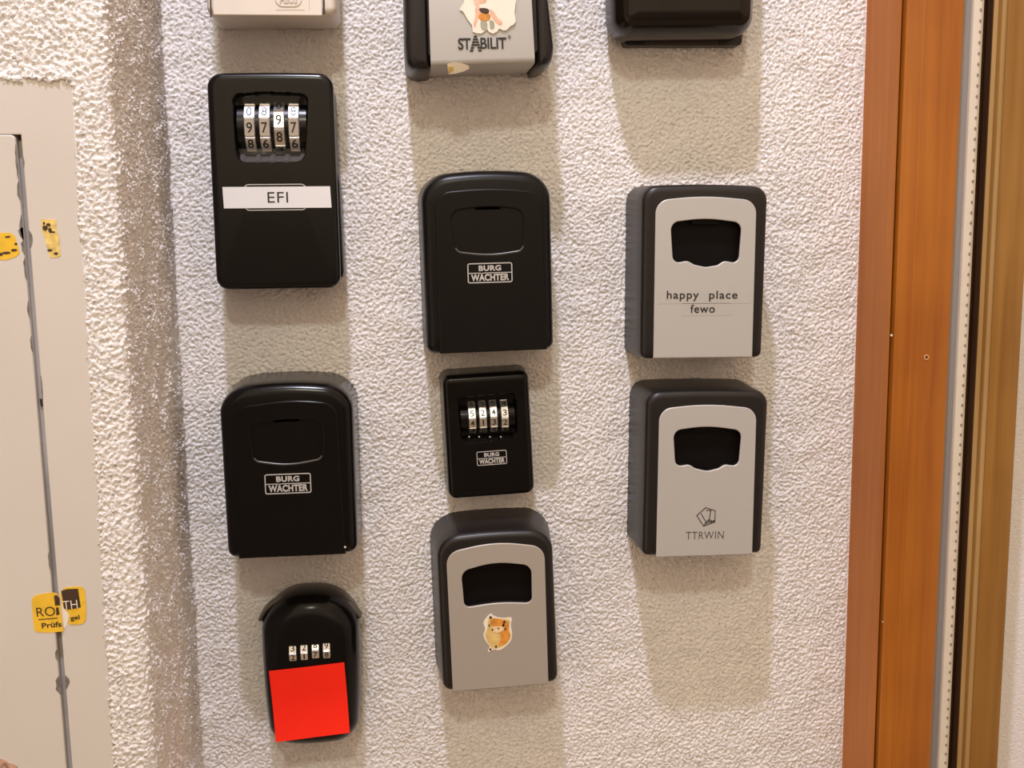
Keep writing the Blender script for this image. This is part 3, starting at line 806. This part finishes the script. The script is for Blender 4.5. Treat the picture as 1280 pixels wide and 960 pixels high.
for cx in (586.5, 599, 612.5, 626):
    c = bg_.L(cx, 546, d - 0.003)
    ms.append(curve_mesh('k', [[(c[0] + 0.0006 * math.cos(a), c[1] + 0.0006 * math.sin(a)) for a in np.linspace(0, 6.28, 8)[:-1]]], d - 0.0032, 0.0003))
zb = min(p[1] for p in rec)
link('index_dots', join_meshes('index_dots', ms), PRINT, bg_.root)
le = [bg_.L(x, 545, d - 0.003)[0] for x in (580, 644)]
zl = [bg_.L(600, 548, d)[1]]
link('dial_ledge', wedge(le[0], le[1], zl[0] + 0.001, zl[0] - 0.002, d - 0.009, d - 0.0034, zb - 0.0002), GLOSS, bg_.root)
maker_badge(bg_, 596, 563.5, 633.5, 581, d)

# oval box with hood and red note
bd = Box('key_lock_box', [(326.5, 746), (446, 740), (446.5, 927.5), (338, 934)], 0.040, 0.030)
tag(bd.root, 'rounded black lock box with curved hood, partly covered by red note', 'lock box', GROUP)
d = bd.d
secs = [(0.0, 0.0012), (0.004, 0.0), (0.016, -0.0004), (0.024, 0.0), (0.030, 0.0012), (0.034, 0.0032), (0.0372, 0.0064), (0.0388, 0.0100), (0.0396, 0.0140), (0.040, 0.019)]
loft('body', [(rtrap(bd.wt - 2 * i, bd.wb - 2 * i, bd.h - 2 * i, 0.024, 0.014, 0.006, 0.003, 0.0022), q) for q, i in secs], GLOSS, bd.root, ang=60)
# hood: curved band over the upper end
hv = []; hf = []
K = 28
arc = []
ptsL = [(323.5, 772), (331, 759), (343, 749), (358, 742), (374, 738), (390, 736.5), (408, 738.5), (425, 744), (440, 753.5), (452.5, 768)]
cp_ = [bd.L(x, y, 0.017) for x, y in ptsL]
def open_cr(P, k=4):
    out = []
    for i in range(len(P) - 1):
        p0 = P[max(i - 1, 0)]; p1 = P[i]; p2 = P[i + 1]; p3 = P[min(i + 2, len(P) - 1)]
        for j in range(k):
            t = j / k
            out.append(0.5 * ((2 * p1) + (-p0 + p2) * t + (2 * p0 - 5 * p1 + 4 * p2 - p3) * t * t + (-p0 + 3 * p1 - 3 * p2 + p3) * t ** 3))
    out.append(P[-1]); return out
cp_ = open_cr(cp_)
cen = np.array([0.0, -0.01])
prof = [(0.0, 0.013), (0.0, 0.020), (-0.0003, 0.0222), (-0.0012, 0.0230), (-0.0023, 0.0222), (-0.0026, 0.020), (-0.0026, 0.013)]
np_ = len(prof)
for i, p in enumerate(cp_):
    a = cp_[max(i - 1, 0)]; b2 = cp_[min(i + 1, len(cp_) - 1)]
    t = (b2 - a) / np.linalg.norm(b2 - a); nn = np.array([-t[1], t[0]])
    for off, dep in prof:
        q = p + nn * off; hv.append((q[0], -dep, q[1]))
for i in range(len(cp_) - 1):
    for j in range(np_):
        k2 = (j + 1) % np_
        hf.append((i * np_ + j, i * np_ + k2, (i + 1) * np_ + k2, (i + 1) * np_ + j))
hf.append(tuple(range(np_))); hf.append(tuple((len(cp_) - 1) * np_ + j for j in range(np_)))
link('hood', mesh('hood', hv, hf, 40), mat('dusty_black_rubber', (0.11, 0.093, 0.078), 0.5, spec=0.5), bd.root)
hw_ = []
for i, p in enumerate(cp_):
    a = cp_[max(i - 1, 0)]; b2 = cp_[min(i + 1, len(cp_) - 1)]
    t = (b2 - a) / np.linalg.norm(b2 - a); hw_.append(p + np.array([t[1], -t[0]]) * -0.0 - np.array([-t[1], t[0]]) * 0.0022)
hw_ = [p if p[0] == p[0] else p for p in hw_] + [np.array([bd.wb * 0.44, -bd.h * 0.1]), np.array([-bd.wb * 0.44, -bd.h * 0.1])]
plate('hood_web', [hw_], 0.011, 0.006, GLOSS, bd.root)
R = 0.011; yc = -(d + 0.0012 - R)
for px, py, dg, ph in ((366, 816.5, 2, -16), (380.2, 815.3, 1, -16), (394.3, 814.3, 7, -10), (408.2, 813, 8, -16)):
    c = bd.L(px, py, d); dial_wheel(bd, c[0], c[1], yc, R, 0.0054, dg, ph, bd.root)

# red sticky note (its lower edge curls away from the box)
nr = empty('sticky_note', bd.root.location, -bd.phi)
q = [bd.L(x, y, d + 0.001) for x, y in ((336, 839), (430.3, 828), (437.5, 913.5), (345.5, 924.5))]
nx, nz = 14, 18; v = []; f = []
for s_ in range(2):
    for j in range(nz + 1):
        t = j / nz
        for i in range(nx + 1):
            u = i / nx
            p = (q[0] * (1 - u) + q[1] * u) * (1 - t) + (q[3] * (1 - u) + q[2] * u) * t
            dep = d + 0.0007 + 0.010 * max(0, t - 0.4) ** 1.8 + 0.0004 * math.sin(u * 3.1 + t * 2)
            v.append((p[0], -(dep - 0.00015 * s_), p[1]))
n1 = (nx + 1) * (nz + 1)
for j in range(nz):
    for i in range(nx):
        a = j * (nx + 1) + i; f.append((a, a + 1, a + nx + 2, a + nx + 1)); a += n1; f.append((a, a + nx + 1, a + nx + 2, a + 1))
rim = [i for i in range(nx)] + [j * (nx + 1) + nx for j in range(nz)] + [nz * (nx + 1) + i for i in range(nx, 0, -1)] + [j * (nx + 1) for j in range(nz, 0, -1)]
for i in range(len(rim)):
    a, b2 = rim[i], rim[(i + 1) % len(rim)]; f.append((a, b2, b2 + n1, a + n1))
bpy.data.objects.remove(nr)
note = link('sticky_note', mesh('sticky_note', v, f, 60), RED)
note.location = bd.root.location; note.rotation_euler = bd.root.rotation_euler
tag(note, 'square fluorescent red sticky note on the rounded hooded lock box', 'sticky note')

# STABILIT box at the top edge
be = Box('key_lock_box', [(503, -190), (680, -190), (690, 86), (507, 90)], 0.056, 0.045)
tag(be.root, 'silver fronted lock box with black sides and torn picture sticker at top edge', 'lock box', GROUP)
d = be.d
def waist(px_l, dep): return px_l
def shrink(o, i):
    o = np.array(o); ex = (o.max(0) - o.min(0)) / 2; c = (o.max(0) + o.min(0)) / 2
    return [c + (p - c) * (1 - i / ex) for p in o]
core = ccw(rpoly(be.poly([(532, 74), (672, 70), (672, -180), (528, -180)], 0.045), 0.003, 4))
loft('body', [(shrink(core, i), q) for q, i in ((0.0, 0.0), (0.05, 0.0), (0.0525, 0.001))], SOFT, be.root)
for pts, rad in (([(507.5, 92), (538.5, 90.5), (536, 0), (535, -185), (500, -185), (503, -90), (503.8, 0), (505, 60)], [10 * mm, 2 * mm, 0.1, 3 * mm, 14 * mm, 0.1, 0.1, 0.05]),
                 ([(668, 87.5), (688, 85), (692.5, 64), (684, 0), (681, -90), (681, -185), (661, -185), (664, 0)], [2 * mm, 8 * mm, 14 * mm, 0.1, 0.1, 14 * mm, 3 * mm, 0.1])):
    o_ = ccw(rpoly(be.poly(pts, 0.045), rad, 6))
    loft('side_bumper', [(shrink(o_, i), q) for q, i in ((0.0, 0.0004), (0.03, 0.0), (0.044, 0.0003), (0.050, 0.0010), (0.0535, 0.0024), (0.0552, 0.0044), (0.0556, 0.0064))], SOFT, be.root)
# silver sheet wrapped over front and underside
pl = be.poly([(538.5, 81), (668.5, 77), (664.5, 0), (662, -150), (535, -150), (536, 0)], d)
face = [(p[0], p[1]) for p in pl]
bl, br = face[0], face[1]
zb_back = be.L(600, 99, 0.006)[1]
v = []; f = []
sec = [(d, 0.004), (d - 0.0003, 0.002), (d - 0.0012, 0.0006), (d - 0.003, 0.0), (d - 0.012, -0.0002), (0.002, 0.0004)]
tl, tr = face[4], face[3]; ml, mr = face[5], face[2]
rows = [(tl, tr, d), (ml, mr, d)] + [((bl[0], bl[1] + dz - 0.0010), (br[0], br[1] + dz - 0.0010), q) for q, dz in sec]
for a, b2, q in rows:
    for k in range(7):
        u = k / 6; v.append((a[0] + (b2[0] - a[0]) * u, -(q + 0.0012 * (4 * u * (1 - u)) * (1 if q > d - 0.004 else 0.3)), a[1] + (b2[1] - a[1]) * u))
for r in range(len(rows) - 1):
    for k in range(6): a = r * 7 + k; f.append((a, a + 1, a + 8, a + 7))
me = mesh('face_plate', v, f, 40)
bm = bmesh.new(); bm.from_mesh(me)
bmesh.ops.solidify(bm, geom=bm.faces[:], thickness=0.0006)
bm.to_mesh(me); bm.free()
link('face_plate', smooth(me, 40), SILVER, be.root)
dd = d + 0.0013
ms = [text_mesh('ST', be.rect(572.5, 47.5, 588.5, 62, dd), dd, bold=0.018, spacing=0.9), text_mesh('BILIT', be.rect(600.5, 47, 633, 61, dd), dd, bold=0.018, spacing=0.95)]
rA = be.rect(586.5, 44.5, 602.5, 65.5, dd); cxm = (rA[0] + rA[2]) / 2; hA = rA[3] - rA[1]; hw = (rA[2] - rA[0]) / 2
for k in range(6):                       # the big letter A is cut into bars
    z1_ = rA[3] - hA * (k / 6 + 0.00); z0_ = rA[3] - hA * (k / 6 + 0.115)
    def half(z): return hw * (0.22 + 0.78 * (rA[3] - z) / hA)
    for sx in (-1, 1):
        inn = [0, 0] if k in (0, 1, 3) else [max(0, half(z) - 0.0022) for z in (z1_, z0_)]
        ms.append(curve_mesh('a', [[(cxm + sx * inn[0], z1_), (cxm + sx * half(z1_), z1_), (cxm + sx * half(z0_), z0_), (cxm + sx * inn[1], z0_)]], dd, 0.0002))
link('lettering', join_meshes('lettering', ms), INK, be.root)
be.text('lettering', '\u00ae', (635, 43.5, 638.5, 48), dd, THININK)
ts = plate('torn_sticker', [be.poly([(574, 12), (580, 3), (583, -14), (600, -22), (625, -22), (642, -18), (645, 0), (643, 16), (644.5, 27), (642, 31), (638, 33), (633, 38), (629, 38.5), (624, 36), (621, 40), (616, 42.5), (611, 40), (609, 37), (605, 39.5), (602, 42), (596, 42), (591, 40), (590, 32), (584, 24), (579, 15)], dd)], dd + 0.0004, 0.0003, PAPER, be.root)
d2 = dd + 0.00072
blob(be, [(593, -8), (606, -10), (608, 2), (600, 5), (593, 6)], d2, PINKP, 'printed_mark', ts)
blob(be, [(594, 10), (598, 6), (601, 14), (598, 22), (594, 34), (592, 30), (594, 20)], d2, PINKP, 'printed_mark', ts)
blob(be, [(612, 12), (616, 13), (622, 22), (628, 28), (625, 32), (618, 26), (613, 18)], d2, PINKP, 'printed_mark', ts)
blob(be, [(599, 18), (606, 16), (613, 19), (611, 25), (604, 26), (598, 22)], d2 + 0.00012, FURO, 'printed_mark', ts)
blob(be, [(599, 11), (605, 10), (611, 12), (610, 17), (602, 16)], d2 + 0.00012, BROWNINK, 'printed_mark', ts)
blob(be, [(601, 26), (608, 27), (609, 36), (602, 37)], d2, GREENP, 'printed_mark', ts)
blob(be, [(612, 26), (617, 27), (618, 35), (613, 36)], d2, GREENP, 'printed_mark', ts)
lowz = dd - 0.0002
zf = be.L(570, 82, d)[1]
sx0, sx1 = be.L(559, 80, dd)[0], be.L(587, 84, dd)[0]
def scrap(name, pts, m, parent, lift):
    n = len(pts); v = []
    for k_ in (lift, lift - 0.0002):
        for u, w in pts:                 # w < 0: on the face above the edge; w > 0: under the box
            x = sx0 + (sx1 - sx0) * u
            if w <= 0: v.append((x, -(d + 0.0012 + k_), zf - 0.0004 - w))
            else: v.append((x, -(d + 0.0012 + k_ - 0.30 * w), zf - 0.0004 - 0.40 * w))
    f = []
    h_ = n // 2
    for i in range(h_ - 1): f += [(i, i + 1, n - 2 - i, n - 1 - i), (n + i, n + n - 1 - i, n + n - 2 - i, n + i + 1)]
    for i in range(n): f.append((i, (i + 1) % n, n + (i + 1) % n, n + i))
    return link(name, mesh(name, v, f), m, parent)
sc2 = scrap('torn_scrap', [(0.0, -0.0015), (0.3, -0.0026), (0.65, -0.0018), (0.95, -0.0002), (1.0, 0.004), (0.75, 0.008), (0.4, 0.011), (0.05, 0.012)], PAPER, be.root, 0.0003)
scrap('printed_mark', [(0.04, 0.001), (0.25, 0.0012), (0.28, 0.006), (0.06, 0.0115)], YELPALE, sc2, 0.0005)

# white box in the upper corner
ba = Box('key_lock_box', [(246, -190), (416, -190), (420.5, 20), (257.5, 21)], 0.050, 0.047)
tag(ba.root, 'cream white lock box cut off by the top edge, only white one', 'lock box', GROUP)
d = ba.d
secs = [(0.0, 0.0), (0.01, -0.0004), (d - 0.010, 0.0), (d - 0.0045, 0.0004), (d - 0.0018, 0.0014), (d - 0.0004, 0.003), (d, 0.005)]
loft('body', [(ba.ring(i, 0.012, 0.0055), q) for q, i in secs], WHITEB, ba.root)
cov = ccw(rpoly(ba.poly([(266.5, 19), (403, 20), (399, -150), (259, -150)]), [0.001, 0.001, 0.004, 0.004], 4))
plate('front_cover', [cov], d - 0.001, 0.0018, WHITEP, ba.root, 0.0006)
plate('cover_seam', [ba.poly([(403.6, 18), (406.2, 18), (404.5, -110), (402, -110)])], d - 0.0002, 0.0003, GAPM, ba.root)
plate('cover_seam', [ba.poly([(262.8, 22), (264.6, 22), (262.6, -110), (260.9, -110)])], d - 0.0002, 0.0003, GAPM, ba.root)
# hinged flap seen from below
r = ba.rect(343.5, -13, 377.5, 8.5, d + 0.0008)
link('raised_badge', join_meshes('raised_badge', [frame_mesh(r, 0.0006, 0.006, d + 0.0008, 0.0004), text_mesh('ABUS', (r[0] + 0.003, r[1] + 0.002, r[2] - 0.003, r[3] - 0.002), d + 0.0008, 0.0004, bold=0.02)]), mat('shaded_cream_print', (0.52, 0.46, 0.40), 0.5), ba.root)
link('panel_line', join_meshes('panel_line', [curve_mesh('p', [ba.poly([(386.5, 14), (387.3, 14), (385, -110), (384.2, -110)])], d + 0.0008, 0.00015), curve_mesh('p', [ba.poly([(345, 12.3), (381, 12.3), (381, 13), (345, 13)])], d + 0.0008, 0.00015)]), MATS['shaded_cream_print'], ba.root)

# dark covered box at the top right
bi = Box('key_lock_box', [(760, -190), (950, -190), (944, 44), (768, 44)], 0.050, 0.040)
tag(bi.root, 'glossy smoky black lock box cut off by the top edge, nearest the door frame', 'lock box', GROUP)
d = bi.d
secs = [(0.010, 0.0014), (0.012, 0.0), (0.028, 0.0), (0.034, 0.0006), (0.040, 0.0022), (0.0445, 0.0050), (0.0455, 0.0056), (0.046, 0.0062), (0.0485, 0.0085), (0.0497, 0.0115), (0.050, 0.0155)]
loft('cover', [(bi.ring(i, 0.022, 0.013), q) for q, i in secs], SMOKE, bi.root, ang=25)
bq = bi.poly([(779, 58), (925, 58), (936, -180), (770, -180)], 0.008)
loft('base_plate', [(ccw(rpoly(bq, 0.003, 4)), q) for q in (0.0, 0.012)], SOFT, bi.root)
r = bi.rect(806, 50.5, 898, 56.5, 0.012)
plate('base_inlay', [rect_pts(r)], 0.012, 0.0006, mat('dull_brown_plastic', (0.035, 0.022, 0.016), 0.5), bi.root)
